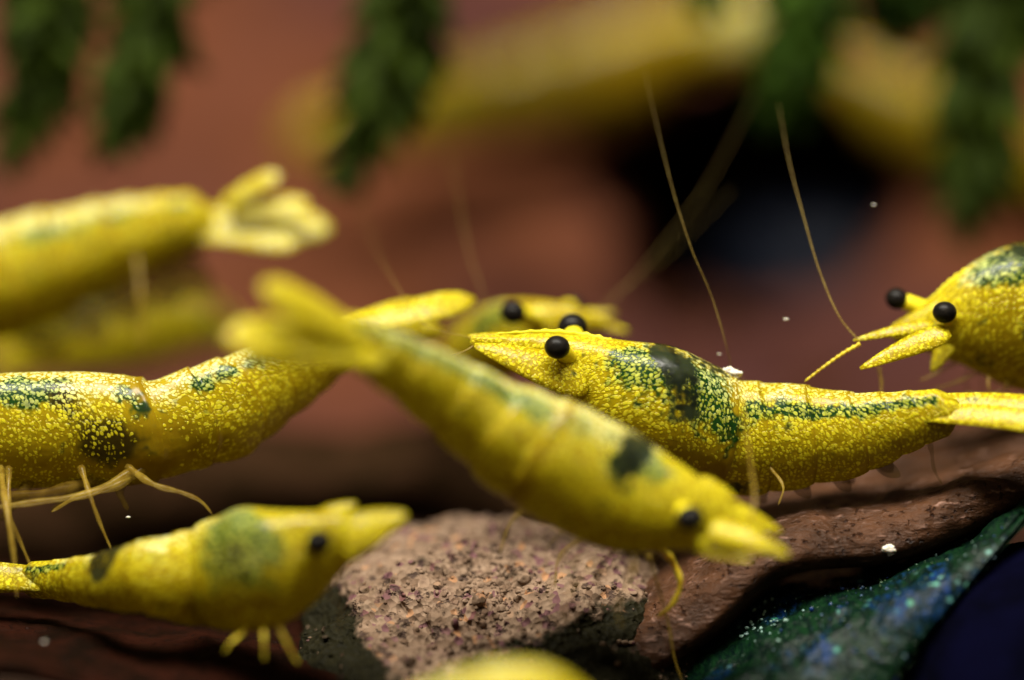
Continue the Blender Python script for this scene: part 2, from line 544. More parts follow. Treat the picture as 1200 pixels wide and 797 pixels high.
    if fan and not fan.get('flat'):
        q = axis([0.985])[0]
        Tt, Nt, Bt = frame(1.0)
        hh = H[-1]
        tipc = at(*fan['tip'])
        ax = tipc - q
        LL = np.linalg.norm(ax); ax = ax / LL
        nn = unit(Nt - np.dot(Nt, ax) * ax); bb = np.cross(ax, nn)
        sp, wd = fan.get('spread', 0.3), fan.get('width', 0.16) * LL
        for k, (ang, ln, lift, ww) in enumerate(((0, 0.86, 0.10, 0.75), (sp * .6, 1.0, 0.0, 1), (-sp * .6, 1.0, 0.0, 1), (sp * 1.25, 0.95, -0.03, 1), (-sp * 1.25, 0.95, -0.03, 1))):
            dr = math.cos(ang) * ax + math.sin(ang) * bb + (lift + fan.get('lift', 0) * (k == 0)) * nn
            p0 = q - 0.10 * LL * ax + math.sin(ang) * bb * hh * 0.5 + lift * hh * nn
            nm = 'telson' if k == 0 else 'tail_flap'
            blade(nm, p0, p0 + dr * LL * ln * 1.1, wd * ww, max(0.10, hh * 0.22), nn, FAN, root, -0.03, point=0.8)
    if fan:
        for p0, p1, w in fan.get('extra', ()):
            blade('tail_flap', at(*p0), at(*p1), w * kpx(p0[2]), w * 0.17 * kpx(p0[2]), unit(UPV * 0.55 - FWD), SHELL, root, 0.05, rnd_tip=True,
                  attrs={'dens': np.full(140, 0.95), 'green': np.zeros(140), 'dark': np.zeros(140), 'pale': np.full(140, fan.get('pale', 0.25)), 'deep': np.zeros(140)})
    return root

# ------------------------------------------------------------------ setting
def sheet(name, rows, nu, nv, thick, mat, label=None, cat=None, kind=None, noise=0.15, nscale=0.5, seed=3, attrs_fn=None):
    """a surface through rows of control points (each row the same length), with thickness"""
    R = np.array([[at(*q) for q in r] for r in rows])
    a = np.linspace(0, 1, R.shape[1])
    uu = np.linspace(0, 1, nu)
    rr = np.array([hermite(a, R[i], uu) for i in range(len(R))])
    b = np.linspace(0, 1, len(R))
    vv = np.linspace(0, 1, nv)
    S = np.zeros((nv, nu, 3))
    for j in range(nu):
        S[:, j] = hermite(b, rr[:, j], vv)
    du = np.gradient(S, axis=1); dv = np.gradient(S, axis=0)
    Nn = unit(np.cross(du, dv))
    if Nn[..., 2].mean() < 0:
        Nn = -Nn
    pts = S.reshape(-1, 3)
    S = S + (noise * fbm(pts * nscale, 5, seed)).reshape(nv, nu, 1) * (1 - 0.8 * smooth(0.50, 0.62, vv))[:, None, None] * Nn
    top = S.reshape(-1, 3)
    bot = (S - Nn * thick).reshape(-1, 3)
    n = nu * nv
    F = []
    for i in range(nv - 1):
        for j in range(nu - 1):
            q = i * nu + j
            F.append((q, q + 1, q + nu + 1, q + nu))
            F.append((n + q, n + q + nu, n + q + nu + 1, n + q + 1))
    rim = [(0, j) for j in range(nu)] + [(i, nu - 1) for i in range(1, nv)] + [(nv - 1, j) for j in range(nu - 2, -1, -1)] + [(i, 0) for i in range(nv - 2, 0, -1)]
    rim = [i * nu + j for i, j in rim]
    for k in range(len(rim)):
        p, q = rim[k], rim[(k + 1) % len(rim)]
        F.append((q, p, n + p, n + q))
    org = top.mean(0)
    o = mesh_obj(name, np.concatenate([top, bot]), F, mat, origin=org)
    return tag(o, label, cat, None, kind)

def soil_material():
    M = Nodes('dark_soil')
    p = M.pos()
    n = M.noise(p, 0.25, 5.0)
    v = M.voro(p, 0.9)
    c = M.mix(M.ramp(n, .35, .65), (0.010, 0.006, 0.004), (0.028, 0.014, 0.009))
    c = M.mix(M.math('MULTIPLY', v.outputs['Color'], 0.25), c, (0.03, 0.02, 0.012))
    M.bsdf(Base_Color=c, Roughness=0.9, IOR=1.1, Normal=M.bump(v.outputs['Distance'], 0.7, 0.4))
    return M.m

def wall_material():
    M = Nodes('terracotta_wood')
    p = M.pos()
    n = M.noise(p, 0.040, 3.0)
    n2 = M.noise(p, 0.16, 4.0)
    c = M.mix(M.ramp(n, .35, .65), (0.050, 0.019, 0.017), (0.112, 0.037, 0.016))
    c = M.mix(M.math('MULTIPLY', M.ramp(n2, .45, .75), 0.6), c, (0.026, 0.008, 0.003))
    M.bsdf(Base_Color=c, Roughness=0.9, IOR=1.1, Normal=M.bump(n2, 0.5, 0.8))
    return M.m

def leaf_material(name, c1, c2, c3, rough=0.45, ior=1.15):
    M = Nodes(name)
    p = M.pos()
    n = M.noise(p, 0.55, 5.0, 0.6)
    st = M.n('ShaderNodeMapping', {'Vector': p, 'Scale': (0.7, 2.2, 2.2), 'Rotation': (0.0, 0.35, 0.3)}).outputs[0]
    n2 = M.noise(st, 1.6, 5.0, 0.65)
    c = M.mix(M.ramp(n, .32, .68), c1, c2)
    c = M.mix(M.ramp(n2, .55, .78), c, c3)
    pit = M.ramp(M.noise(p, 3.6, 3.0), 0.60, 0.72)
    c = M.mix(M.math('MULTIPLY', pit, 0.85), c, (0.02, 0.010, 0.008))
    hgt = M.math('SUBTRACT', M.math('ADD', M.math('MULTIPLY', n, 0.7), M.math('MULTIPLY', n2, 0.6)), M.math('MULTIPLY', pit, 0.5))
    M.bsdf(Base_Color=c, Roughness=rough, IOR=ior, Normal=M.bump(hgt, 0.9, 0.38))
    return M.m

SOIL = soil_material()
WALL = wall_material()
LEAF_BROWN = leaf_material('brown_leaf', (0.024, 0.010, 0.004), (0.064, 0.027, 0.012), (0.22, 0.125, 0.092), 0.34, 1.2)  # the pale pinkish third colour paints highlights onto the leaf
LEAF_DARK = leaf_material('dark_leaf', (0.004, 0.002, 0.001), (0.015, 0.004, 0.002), (0.013, 0.006, 0.004), 0.6, 1.06)

# ground: one sheet out past the background
g = []
gn = 90
gx = np.linspace(-220, 220, gn); gy = np.linspace(-160, 260, gn)
X, Y = np.meshgrid(gx, gy)
gp = np.stack([X.ravel(), Y.ravel(), np.zeros(X.size)], 1)
gp[:, 2] = 1.0 + 1.2 * fbm(gp * 0.08, 4, 5)
gf = [(i * gn + j, i * gn + j + 1, (i + 1) * gn + j + 1, (i + 1) * gn + j) for i in range(gn - 1) for j in range(gn - 1)]
tag(mesh_obj('ground', gp, gf, SOIL), kind='structure')

# background: a leaning wall of reddish clay with a round cave mouth in it
def wall_with_cave():
    n_u, n_v = 220, 150
    U, V = np.meshgrid(np.linspace(-420, 1620, n_u), np.linspace(-520, 760, n_v))
    d = 66 + 0.030 * (300 - V) + 7 * np.sin(U / 260.0 + 0.6) * 0.6
    e = np.sqrt(((U - 895) / 200.0) ** 2 + ((V - 226) / 156.0) ** 2)
    e = e + 0.20 * fbm(np.stack([U.ravel() / 110, V.ravel() / 90, 0 * U.ravel()], 1), 3, 21).reshape(U.shape)
    pit = smooth(1.08, 0.72, e)
    lip = np.exp(-((e - 1.12) / 0.14) ** 2)
    d = d + 62 * pit - 0.4 * lip
    d = d - 4 * np.exp(-((U - 630) / 210.0) ** 2 - ((V - 250) / 110.0) ** 2)
    pts = np.array([at(a, b, c) for a, b, c in zip(U.ravel(), V.ravel(), d.ravel())])
    pts += (1.1 * fbm(pts * 0.11, 4, 8))[:, None] * np.array([0, -1.0, 0.2])
    F = [(i * n_u + j, (i + 1) * n_u + j, (i + 1) * n_u + j + 1, i * n_u + j + 1) for i in range(n_v - 1) for j in range(n_u - 1)]
    return pts, F
wp, wf = wall_with_cave()
w = mesh_obj('clay_wall', wp, wf, WALL, origin=wp.mean(0))
tag(w, 'blurred reddish brown clay wall with a dark round cave mouth', 'wall')

# dark branch added to stand in for the shade behind the middle animals
def shade_branch():
    n, m = 60, 40
    c = path([at(-260, 640, 34), at(80, 600, 30), at(330, 570, 26), at(560, 560, 27), at(760, 590, 32), at(1050, 640, 40)], n)
    u = np.linspace(0, 1, n)
    h = 3.4 + 0.9 * np.sin(u * 9 + 1) + 0.5 * np.sin(u * 21)
    v, f = loft(c, UPV, h, h * 1.2, m)
    ctr = np.repeat(c, m, 0)
    v = v + unit(v - ctr) * (0.55 * fbm(v * np.array([0.12, 0.6, 0.6]), 4, 15))[:, None]
    return v, f
SHADE_WOOD = leaf_material('shade_branch', (0.011, 0.006, 0.002), (0.028, 0.013, 0.006), (0.03, 0.014, 0.008), 0.7, 1.06)
v, f = shade_branch()
o = mesh_obj('shade_branch', v, f, SHADE_WOOD, origin=v.mean(0))
tag(o, 'dark brown branch added to stand in for the shade behind the shrimps', 'shade_branch')

# brown leaf on the right: back, middle, crest, lip, curled-under edge
brown = sheet('dead_leaf', [
    [(660, 640, 10), (790, 592, 8), (920, 556, 6.5), (1050, 520, 6.5), (1180, 478, 7), (1330, 420, 9)],
    [(690, 690, 4), (800, 640, 2.6), (920, 594, 1.6), (1050, 572, 1.4), (1180, 528, 1.8), (1330, 470, 4)],
    [(716, 744, -1.4), (806, 682, -1.5), (908, 626, -1.6), (1040, 606, -1.5), (1160, 563, -1.0), (1310, 495, 1.4)],
    [(735, 800, -2.6), (830, 730, -2.5), (915, 664, -2.2), (1045, 648, -2.0), (1150, 607, -1.4), (1300, 526, .8)],
    [(742, 818, -1.2), (838, 744, -1.0), (922, 676, -0.6), (1047, 659, -0.4), (1155, 618, 0.2), (1310, 538, 2)],
    [(760, 800, 2.0), (850, 740, 2.0), (930, 674, 2.4), (1050, 655, 2.6), (1160, 612, 3.2), (1320, 530, 5)],
], 150, 110, 0.35, LEAF_BROWN, 'wrinkled brown dead leaf with a rolled wavy edge under the central shrimp', 'leaf', noise=0.16, nscale=0.8)

def algae_material():
    M = Nodes('algae_film')
    p = M.pos()
    n = M.noise(p, 0.35, 4.0)
    n2 = M.noise(p, 1.3, 4.0)
    st = M.n('ShaderNodeMapping', {'Vector': p, 'Scale': (3.0, 1.0, 0.8)}).outputs[0]
    n3 = M.noise(st, 1.6, 5.0, 0.7)
    v = M.voro(p, 2.3)
    sep = M.n('ShaderNodeSeparateColor', {0: v.outputs['Color']})
    c = M.mix(M.ramp(n3, .38, .66), (0.0006, 0.004, 0.003), (0.003, 0.017, 0.005))
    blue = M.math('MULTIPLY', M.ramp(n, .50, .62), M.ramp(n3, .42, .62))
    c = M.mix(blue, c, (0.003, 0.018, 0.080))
    spot = M.math('MULTIPLY', M.ramp(v.outputs['Distance'], 0.45, 0.15), M.ramp(sep.outputs[1], .66, .8))  # bright spots: glints painted into the film colour
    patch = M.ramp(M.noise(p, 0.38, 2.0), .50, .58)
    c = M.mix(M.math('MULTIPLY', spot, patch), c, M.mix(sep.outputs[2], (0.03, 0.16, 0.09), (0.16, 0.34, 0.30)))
    M.bsdf(Base_Color=c, Roughness=0.4, IOR=1.2, Normal=M.bump(n2, 0.8, 0.4))
    return M.m
ALGAE = algae_material()
algae = sheet('algae_leaf', [
    [(760, 735, 6), (880, 680, 6), (1000, 655, 6), (1120, 622, 6), (1240, 552, 7)],
    [(790, 770, 0.5), (890, 702, 1.0), (1000, 674, 1.4), (1110, 637, 1.8), (1235, 564, 3)],
    [(820, 830, -4.5), (915, 770, -4.2), (1005, 722, -4), (1104, 664, -3.5), (1224, 574, -1.2)],
    [(850, 910, -6), (950, 870, -6), (1020, 815, -5.5), (1080, 745, -5), (1205, 600, -3)],
    [(860, 960, -5), (960, 900, -5), (1025, 835, -4.5), (1084, 757, -4), (1207, 606, -2.5)],
], 120, 90, 0.3, ALGAE, 'dark leaf under the brown leaf, coated in glinting green and blue algae', 'leaf', noise=0.22, nscale=0.7, seed=31)

FLECK = None
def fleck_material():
    M = Nodes('algae_and_glint')
    c = M.mix(M.attr('tint'), (0.003, 0.018, 0.085), (0.17, 0.28, 0.23))  # blue to pale cyan bead colours paint in the glints
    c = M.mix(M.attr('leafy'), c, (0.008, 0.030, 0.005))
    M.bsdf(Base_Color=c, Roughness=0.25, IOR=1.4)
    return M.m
FLECK = fleck_material()
def algae_and_glints(leaf):
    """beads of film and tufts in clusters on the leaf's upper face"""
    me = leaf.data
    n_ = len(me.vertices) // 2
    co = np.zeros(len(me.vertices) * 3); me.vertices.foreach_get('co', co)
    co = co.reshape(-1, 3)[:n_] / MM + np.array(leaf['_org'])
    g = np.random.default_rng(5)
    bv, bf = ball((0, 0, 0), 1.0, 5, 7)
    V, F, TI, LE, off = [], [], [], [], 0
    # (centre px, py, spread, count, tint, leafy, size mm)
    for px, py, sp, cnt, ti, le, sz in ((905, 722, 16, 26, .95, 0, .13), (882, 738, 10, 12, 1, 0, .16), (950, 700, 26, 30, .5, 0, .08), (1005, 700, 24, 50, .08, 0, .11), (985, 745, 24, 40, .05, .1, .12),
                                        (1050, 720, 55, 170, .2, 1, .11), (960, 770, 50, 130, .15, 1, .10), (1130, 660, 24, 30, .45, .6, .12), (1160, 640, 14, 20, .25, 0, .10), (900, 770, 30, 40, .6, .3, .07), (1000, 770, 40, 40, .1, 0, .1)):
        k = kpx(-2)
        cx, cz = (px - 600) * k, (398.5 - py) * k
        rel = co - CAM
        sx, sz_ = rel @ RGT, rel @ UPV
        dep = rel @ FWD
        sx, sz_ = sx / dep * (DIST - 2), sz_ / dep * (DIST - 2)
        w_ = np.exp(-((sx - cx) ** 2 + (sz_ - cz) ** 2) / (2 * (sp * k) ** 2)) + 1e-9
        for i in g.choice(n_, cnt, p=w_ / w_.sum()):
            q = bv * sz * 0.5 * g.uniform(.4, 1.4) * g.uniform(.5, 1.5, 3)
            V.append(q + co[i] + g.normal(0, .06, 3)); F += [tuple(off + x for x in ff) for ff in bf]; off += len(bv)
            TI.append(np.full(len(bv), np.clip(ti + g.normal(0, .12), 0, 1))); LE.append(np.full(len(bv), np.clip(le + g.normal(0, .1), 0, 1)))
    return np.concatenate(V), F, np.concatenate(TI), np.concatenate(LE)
fv, ff_, ft, fl_ = algae_and_glints(algae)
tag(mesh_obj('algae_and_glints', fv, ff_, FLECK, algae, attrs={'tint': ft, 'leafy': fl_}), kind='stuff')

sheet('dead_leaf', [
    [(-160, 650, 14), (0, 660, 14), (150, 668, 14), (300, 676, 14), (470, 690, 14)],
    [(-160, 690, 4), (0, 700, 4), (150, 712, 4), (300, 722, 4), (470, 735, 4)],
    [(-160, 735, -3), (0, 742, -3), (150, 756, -3), (300, 768, -3), (470, 790, -3)],
    [(-160, 780, -7), (0, 776, -7), (110, 800, -7), (300, 830, -7), (470, 850, -7)],
    [(-160, 800, -7), (0, 790, -7), (110, 812, -7), (300, 842, -7), (470, 862, -7)],
], 110, 80, 0.3, LEAF_DARK, 'dark reddish brown leaf in shadow below the lowest shrimp', 'leaf', noise=0.25, nscale=0.5, seed=41)

# the pitted stone
def stone_material():
    M = Nodes('pitted_stone')
    p = M.pos()
    n = M.noise(p, 0.6, 4.0)
    v = M.voro(p, 3.6)
    sep = M.n('ShaderNodeSeparateColor', {0: v.outputs['Color']})
    c = M.mix(M.ramp(n, .35, .65), (0.085, 0.051, 0.031), (0.150, 0.096, 0.062))
    c = M.mix(M.math('MULTIPLY', sep.outputs[0], 0.5), c, (0.25, 0.175, 0.12))
    c = M.mix(M.math('MULTIPLY', M.ramp(sep.outputs[1], .95, .98), 0.45), c, (0.36, 0.16, 0.06))
    c = M.mix(M.math('MULTIPLY', M.ramp(sep.outputs[2], .88, .93), 0.8), c, (0.09, 0.035, 0.045))
    pit = M.ramp(M.noise(p, 1.5, 4.0, 0.6), 0.57, 0.66)
    c = M.mix(M.math('MULTIPLY', M.ramp(M.noise(p, 0.7, 3.0), .56, .72), 0.6), c, (0.12, 0.065, 0.05))
    c = M.mix(M.math('MULTIPLY', pit, 0.85), c, (0.03, 0.018, 0.015))
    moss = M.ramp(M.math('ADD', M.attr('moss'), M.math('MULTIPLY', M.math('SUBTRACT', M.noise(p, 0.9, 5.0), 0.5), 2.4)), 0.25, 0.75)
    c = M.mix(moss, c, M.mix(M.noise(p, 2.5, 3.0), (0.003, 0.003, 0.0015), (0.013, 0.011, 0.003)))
    M.bsdf(Base_Color=c, Roughness=0.7, IOR=1.15, Normal=M.bump(M.math('SUBTRACT', v.outputs['Distance'], pit), 0.7, 0.25))
    return M.m
STONE = stone_material()

def stone():
    n, m = 150, 220
    c0 = at(585, 812, 0.5)
    v, f = ball((0, 0, 0), 1.0, n, m)
    d = v.copy()
    # low mound with a top that slopes down towards the viewer
    e = 2.7
    r = (np.abs(d[:, 0] / 8.4) ** e + np.abs(d[:, 1] / 7.5) ** e + np.abs(d[:, 2] / 4.3) ** e) ** (-1 / e)
    v = d * r[:, None]
    v[:, 2] += -0.06 * v[:, 0] + 0.44 * v[:, 1]
    v[:, 0] += 0.10 * v[:, 1]
    nn = unit(v)
    v = v + nn * (0.80 * fbm(v * 0.28, 3, 51) + 0.26 * fbm(v * 1.3, 3, 52) + 0.20 * np.minimum(0, fbm(v * 2.6, 2, 53)))[:, None]
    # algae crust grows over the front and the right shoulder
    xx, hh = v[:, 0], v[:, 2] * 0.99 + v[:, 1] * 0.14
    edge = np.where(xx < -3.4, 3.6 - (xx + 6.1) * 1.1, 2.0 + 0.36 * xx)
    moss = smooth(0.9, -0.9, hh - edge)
    v += c0
    return v, f, np.clip(moss, 0, 1), c0
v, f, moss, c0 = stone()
st = thing('stone', c0 - np.array([0, 0, 5.0]), 'rough pinkish tan pitted stone with dark mossy flanks in the middle foreground', 'stone')
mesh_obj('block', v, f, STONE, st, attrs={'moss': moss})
# loose mineral grains stuck to its top
def grains():
    V, F, MS = [], [], []
    top = np.where((v[:, 2] > c0[2] - 1.0))[0]
    pick = rng.choice(top, 1300)
    bv, bf = ball((0, 0, 0), 1.0, 5, 7)
    off = 0
    for i in pick:
        r = rng.uniform(0.04, 0.15) * (1.8 if rng.random() < .06 else 1)
        w_ = bv * r * rng.uniform(0.6, 1.3, 3)
        a = rng.uniform(0, 6.28)
        R = np.array([[math.cos(a), -math.sin(a), 0], [math.sin(a), math.cos(a), 0], [0, 0, 1]])
        V.append(w_ @ R + v[i]); F += [tuple(off + q for q in ff) for ff in bf]; off += len(bv)
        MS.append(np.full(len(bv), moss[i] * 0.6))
    return np.concatenate(V), F, np.concatenate(MS)
gv, gf2, gms = grains()
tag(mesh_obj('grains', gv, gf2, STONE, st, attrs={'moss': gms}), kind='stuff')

# ------------------------------------------------------------------ the shrimps
D2 = dict
# central shrimp, in focus, head to the left
shrimp('sharp yellow shrimp in the centre, head left, with a dark saddle on its back',
    [(552, 400, -1, 7), (650, 420, 0, 32), (752, 474, 0, 78), (852, 510, 0.3, 70), (925, 511, 0.0, 63), (1000, 507, -0.6, 51), (1065, 492, -1.4, 36), (1120, 480, -2.2, 27)],
    up=(0.0, 0.30), wide=0.70, dens=0.82, stripe=1.0, flare=0.035,
    eyes=[(653, 407, -1.9, 14.5), (671, 383, 1.5, 16.5)],
    scales=[((690, 452, -1.0), (556, 405, -1.5), 25), ((640, 408, 0.6), (548, 394, 0.2), 14)],
    rostrum=(0.19, 0.03, 0.05),
    patches=[('green', .235, 42, .040, 30, 1.0), ('dark', .288, 8, .026, 18, 1.1), ('dark', .31, 26, .030, 18, 1.1), ('dark', .332, 44, .028, 18, 1.0), ('dark', .348, 64, .024, 18, .9), ('dark', .385, 2, .045, 16, .8), ('green', .30, 40, .05, 34, .8), ('green', .385, 55, .05, 28, 1.0), ('green', .37, 30, .04, 20, .5),
             ('green', .44, 75, .04, 18, .6), ('bare', .40, 105, .05, 25, .35), ('dense', .1, 60, .1, 60, .3), ('pale', .40, 25, .05, 25, .5), ('dark', .47, 140, .02, 14, .8)],
    feelers=[D2(pts=[(575, 405, 1.5), (650, 430, 4), (760, 470, 5.5), (845, 462, 4), (857, 436, 1.5), (851, 405, 0.6), (833, 345, 0.4), (812, 296, .4), (792, 235, 1.0), (774, 165, 2), (755, 80, 3.5)], r=(1.3, 0.12), beads=90, n=280),
             D2(pts=[(560, 402, -1), (545, 411, -1.2), (528, 417, -1.5)], r=(1.2, .6), name='antennule', beads=10, n=40),
             D2(pts=[(556, 396, 0), (535, 392, .4), (500, 382, 1), (465, 335, 3.2), (440, 290, 8), (420, 230, 14)], r=(.5, .15), name='antennule', beads=30, n=80)],
    legs=[D2(pts=[(1085, 505, -0.6), (1092, 530, -1.2), (1094, 548, -1.2), (1104, 568, -1)], r=(4, 1.5), mat=CLEAR),
          D2(pts=[(900, 545, -.8), (918, 572, -1.6), (912, 592, -1.6)], r=(3, 1.2), mat=CLEAR)],
    swim=4, swim_mm=0.85, auto_legs=5, leg_mm=2.3, fan=D2(flat=1, extra=[((1078, 478, -1.7), (1275, 493, -3.2), 24), ((1080, 484, -2.0), (1250, 501, -3.8), 16), ((1080, 474, -1.2), (1240, 482, -2.6), 16)]))

# left shrimp, in focus, head out of frame
shrimp('speckled yellow shrimp cut off by the left edge, mid height, with an olive flank patch',
    [(-330, 520, 0, 4), (-230, 515, 0, 35), (-50, 508, 0, 68), (85, 504, 0, 70), (178, 504, 0, 62), (212, 494, .2, 58), (252, 483, 0.5, 61), (312, 452, 1.5, 52), (372, 420, 2.6, 38), (418, 396, 3.4, 22)],
    ts=[0, .12, .28, .37, .45, .49, .56, .72, .86, 1.0],
    up=(-0.05, 0.32), wide=0.68, dens=0.74, pale_top=0.95,
    patches=[('deep', .365, 40, .016, 24, .9), ('green', .335, 32, .035, 22, 1.3), ('deep', .40, 88, .034, 28, 1.1), ('bare', .37, 108, .09, 25, .22), ('bare', .45, 95, .03, 60, .5),
             ('green', .60, 36, .04, 14, 1.1), ('green', .69, 34, .04, 14, 1.0), ('green', .535, 42, .025, 14, 1.0), ('green', .78, 36, .04, 14, .8), ('green', .43, 40, .02, 20, .7)],
    legs=[D2(pts=[(150, 548, -1), (183, 569, -2), (215, 578, -2), (236, 588, -2), (249, 603, -2)], r=(5.5, 2), mat=CLEAR),
          D2(pts=[(95, 548, -1), (108, 588, -2), (118, 615, -2), (131, 645, -2)], r=(5, 1.5), mat=CLEAR),
          D2(pts=[(0, 548, -1), (8, 600, -3), (16, 650, -3.5), (20, 700, -3.5)], r=(6, 2.5), mat=CLEAR),
          D2(pts=[(10, 548, -1), (12, 605, -2), (26, 640, -2), (38, 668, -2)], r=(5, 2), mat=CLEAR),
          D2(pts=[(155, 552, -1), (105, 578, -2), (45, 588, -2.4), (-30, 598, -2.4)], r=(6, 3), mat=CLEAR),
          D2(pts=[(128, 556, 0), (70, 576, -1), (10, 582, -1), (-40, 580, -1)], r=(12, 4), mat=FILM),
          D2(pts=[(100, 550, 0), (85, 578, -.6), (60, 600, -.6)], r=(13, 3), mat=FILM),
          D2(pts=[(150, 545, 0), (140, 575, -.6), (150, 598, -.6)], r=(11, 3), mat=FILM),
          D2(pts=[(40, 552, 0), (22, 585, -.6), (0, 610, -.6)], r=(12, 4), mat=FILM),
          D2(pts=[(170, 548, -.5), (130, 572, -1.5), (95, 580, -1.5), (60, 600, -1.5)], r=(8, 2), mat=CLEAR)],
    fan=D2(flat=1, extra=[((392, 398, 2.6), (556, 350, 4.4), 19), ((395, 404, 3.2), (520, 386, 5), 16), ((400, 385, 3), (500, 356, 5.5), 14)]))

# right shrimp, head in view
shrimp('yellow shrimp at the right edge with both black eyes on stalks and feelers pointing left',
    [(1046, 390, 2, 9), (1098, 384, 2, 36), (1192, 372, 2.5, 88), (1300, 385, 5, 86), (1380, 405, 8, 72), (1460, 432, 12, 56), (1530, 460, 15, 42), (1590, 480, 18, 28)],
    up=(0.0, 0.25), wide=0.66, dens=0.74,
    eyes=[(1107, 366, -0.4, 13.5), (1051, 350, 2.0, 13.5)],
    scales=[((1095, 380, 0.4), (1000, 399, 0.2), 9), ((1112, 388, -0.4), (1008, 432, -0.6), 15), ((1112, 400, 1.5), (1092, 436, 1.5), 12), ((1100, 372, 2.2), (1040, 394, 2.2), 9)],
    rostrum=(0.22, 0.08, 0.10), auto_legs=4, leg_mm=1.5,
    patches=[('green', .255, 28, .055, 26, 1.3), ('dark', .30, 12, .05, 22, .9), ('pale', .225, 20, .03, 20, 1.3), ('pale', .34, 20, .05, 20, .6), ('bare', .22, 95, .06, 30, .25), ('dark', .20, 135, .03, 15, .6), ('dense', .12, 20, .06, 40, .2)],  # the pale patches paint bluish white glints on the carapace
    feelers=[D2(pts=[(1005, 398, 0.2), (986, 375, 0.2), (962, 322, 0.4), (942, 255, 1.0), (925, 190, 2), (912, 120, 3.5)], r=(1.3, 0.12), beads=60, n=240),
             D2(pts=[(1008, 403, 0), (990, 413, 0), (968, 428, 0), (943, 447, 0)], r=(2.6, 1.2), beads=11, n=90, name='antennule', mat=LIMB)],
    legs=[D2(pts=[(1120, 425, 2), (1092, 440, 2), (1078, 446, 2)], r=(4, 1.5), mat=CLEAR),
          D2(pts=[(1150, 435, 2), (1115, 450, 2), (1095, 456, 2)], r=(4, 1.5), mat=CLEAR),
          D2(pts=[(1190, 445, 2), (1165, 462, 2), (1130, 460, 2)], r=(4, 2), mat=CLEAR),
          D2(pts=[(1030, 430, 1), (1033, 448, 1), (1032, 465, 1)], r=(3.5, 2), mat=CLEAR)])

# shrimp peeking out behind the central one
shrimp('small out of focus shrimp peeking over behind the central shrimp, both eyes showing',
    [(715, 381, 7, 5), (655, 379, 7, 25), (585, 400, 9, 46), (545, 430, 13, 46), (530, 448, 17, 40), (520, 458, 21, 30), (515, 464, 25, 22), (512, 468, 28, 15)],
    up=(0.0, 0.25), wide=0.72, dens=0.6, fine=0.7,
    eyes=[(601, 366, 4.3, 14.5), (672, 359, 9.2, 12)],
    scales=[((670, 374, 7), (738, 388, 7), 8), ((668, 372, 8), (722, 366, 8), 7)],
    patches=[('green', .26, 60, .07, 40, .8), ('pale', .15, 60, .02, 30, .6)],
    feelers=[D2(pts=[(700, 370, 7.5), (735, 335, 8), (790, 270, 9), (830, 215, 10), (890, 100, 12)], r=(.4, .15), n=80),
             D2(pts=[(700, 366, 8), (720, 345, 8), (770, 310, 9), (860, 220, 11)], r=(0.3, .15), n=80),
             D2(pts=[(560, 385, 6), (566, 350, 6), (552, 305, 7), (538, 235, 9), (528, 180, 12)], r=(.45, .2), n=80)])

# foreground shrimp, diagonal
shrimp('large blurred yellow shrimp in the foreground lying diagonally, head low at the right',
    [(890, 634, -6.6, 12), (812, 604, -6.6, 44), (720, 575, -6.1, 73), (626, 527, -6.6, 69), (557, 484, -7.2, 52), (490, 441, -8.6, 41), (434, 409, -9.8, 32), (392, 387, -10.6, 25)],
    up=(0.30, 0.28), wide=0.66, dens=0.90, fine=0.9,
    eyes=[(809, 607, -8.3, 16)],
    scales=[((832, 618, -8.1), (924, 650, -8.6), 17, 1), ((840, 592, -6.6), (916, 624, -6.1), 15, 1), ((815, 568, -6.6), (862, 584, -6.6), 15, 1), ((815, 636, -7.6), (880, 655, -8.6), 14, 1)],
    pale_top=0.95, patches=[('dark', .29, 34, .048, 36, 1.7), ('green', .30, 45, .07, 36, .95), ('green', .20, 34, .05, 22, .9), ('green', .42, 36, .04, 16, .7)] +  # strong pale_top also paints the highlight along its back
            [('green', x, 37, .034, 15, 1.5) for x in (.50, .56, .62, .69, .75, .81, .87, .92)] + [('bare', .455, 90, .02, 60, .3)],
    legs=[D2(pts=[(770, 640, -4.6), (790, 662, -3.6), (797, 684, -3.6), (788, 708, -3.6), (770, 724, -3.6)], r=(6, 3)),
          D2(pts=[(760, 650, -3.6), (784, 735, -2.6), (790, 770, -2.6), (800, 800, -2.6)], r=(4, 2), mat=CLEAR),
          D2(pts=[(640, 585, -4.6), (600, 610, -3.6), (585, 650, -3.6)], r=(5, 2), mat=CLEAR),
          D2(pts=[(690, 625, -3.6), (655, 655, -2.6), (650, 690, -2.6)], r=(5, 2), mat=CLEAR),
          D2(pts=[(725, 640, -4.6), (700, 672, -4.1), (705, 700, -3.6)], r=(5, 2), mat=CLEAR)],
    auto_legs=3,
    fan=D2(flat=1, extra=[((440, 410, -10), (306, 336, -14), 24), ((450, 418, -10), (264, 394, -14), 29), ((440, 416, -10), (285, 420, -13), 20)]),
    feelers=[D2(pts=[(872, 622, -7), (884, 590, -6.2), (880, 545, -5.6), (874, 500, -5.4), (868, 440, -5.4)], r=(3.2, .8), mat=CLEAR)])

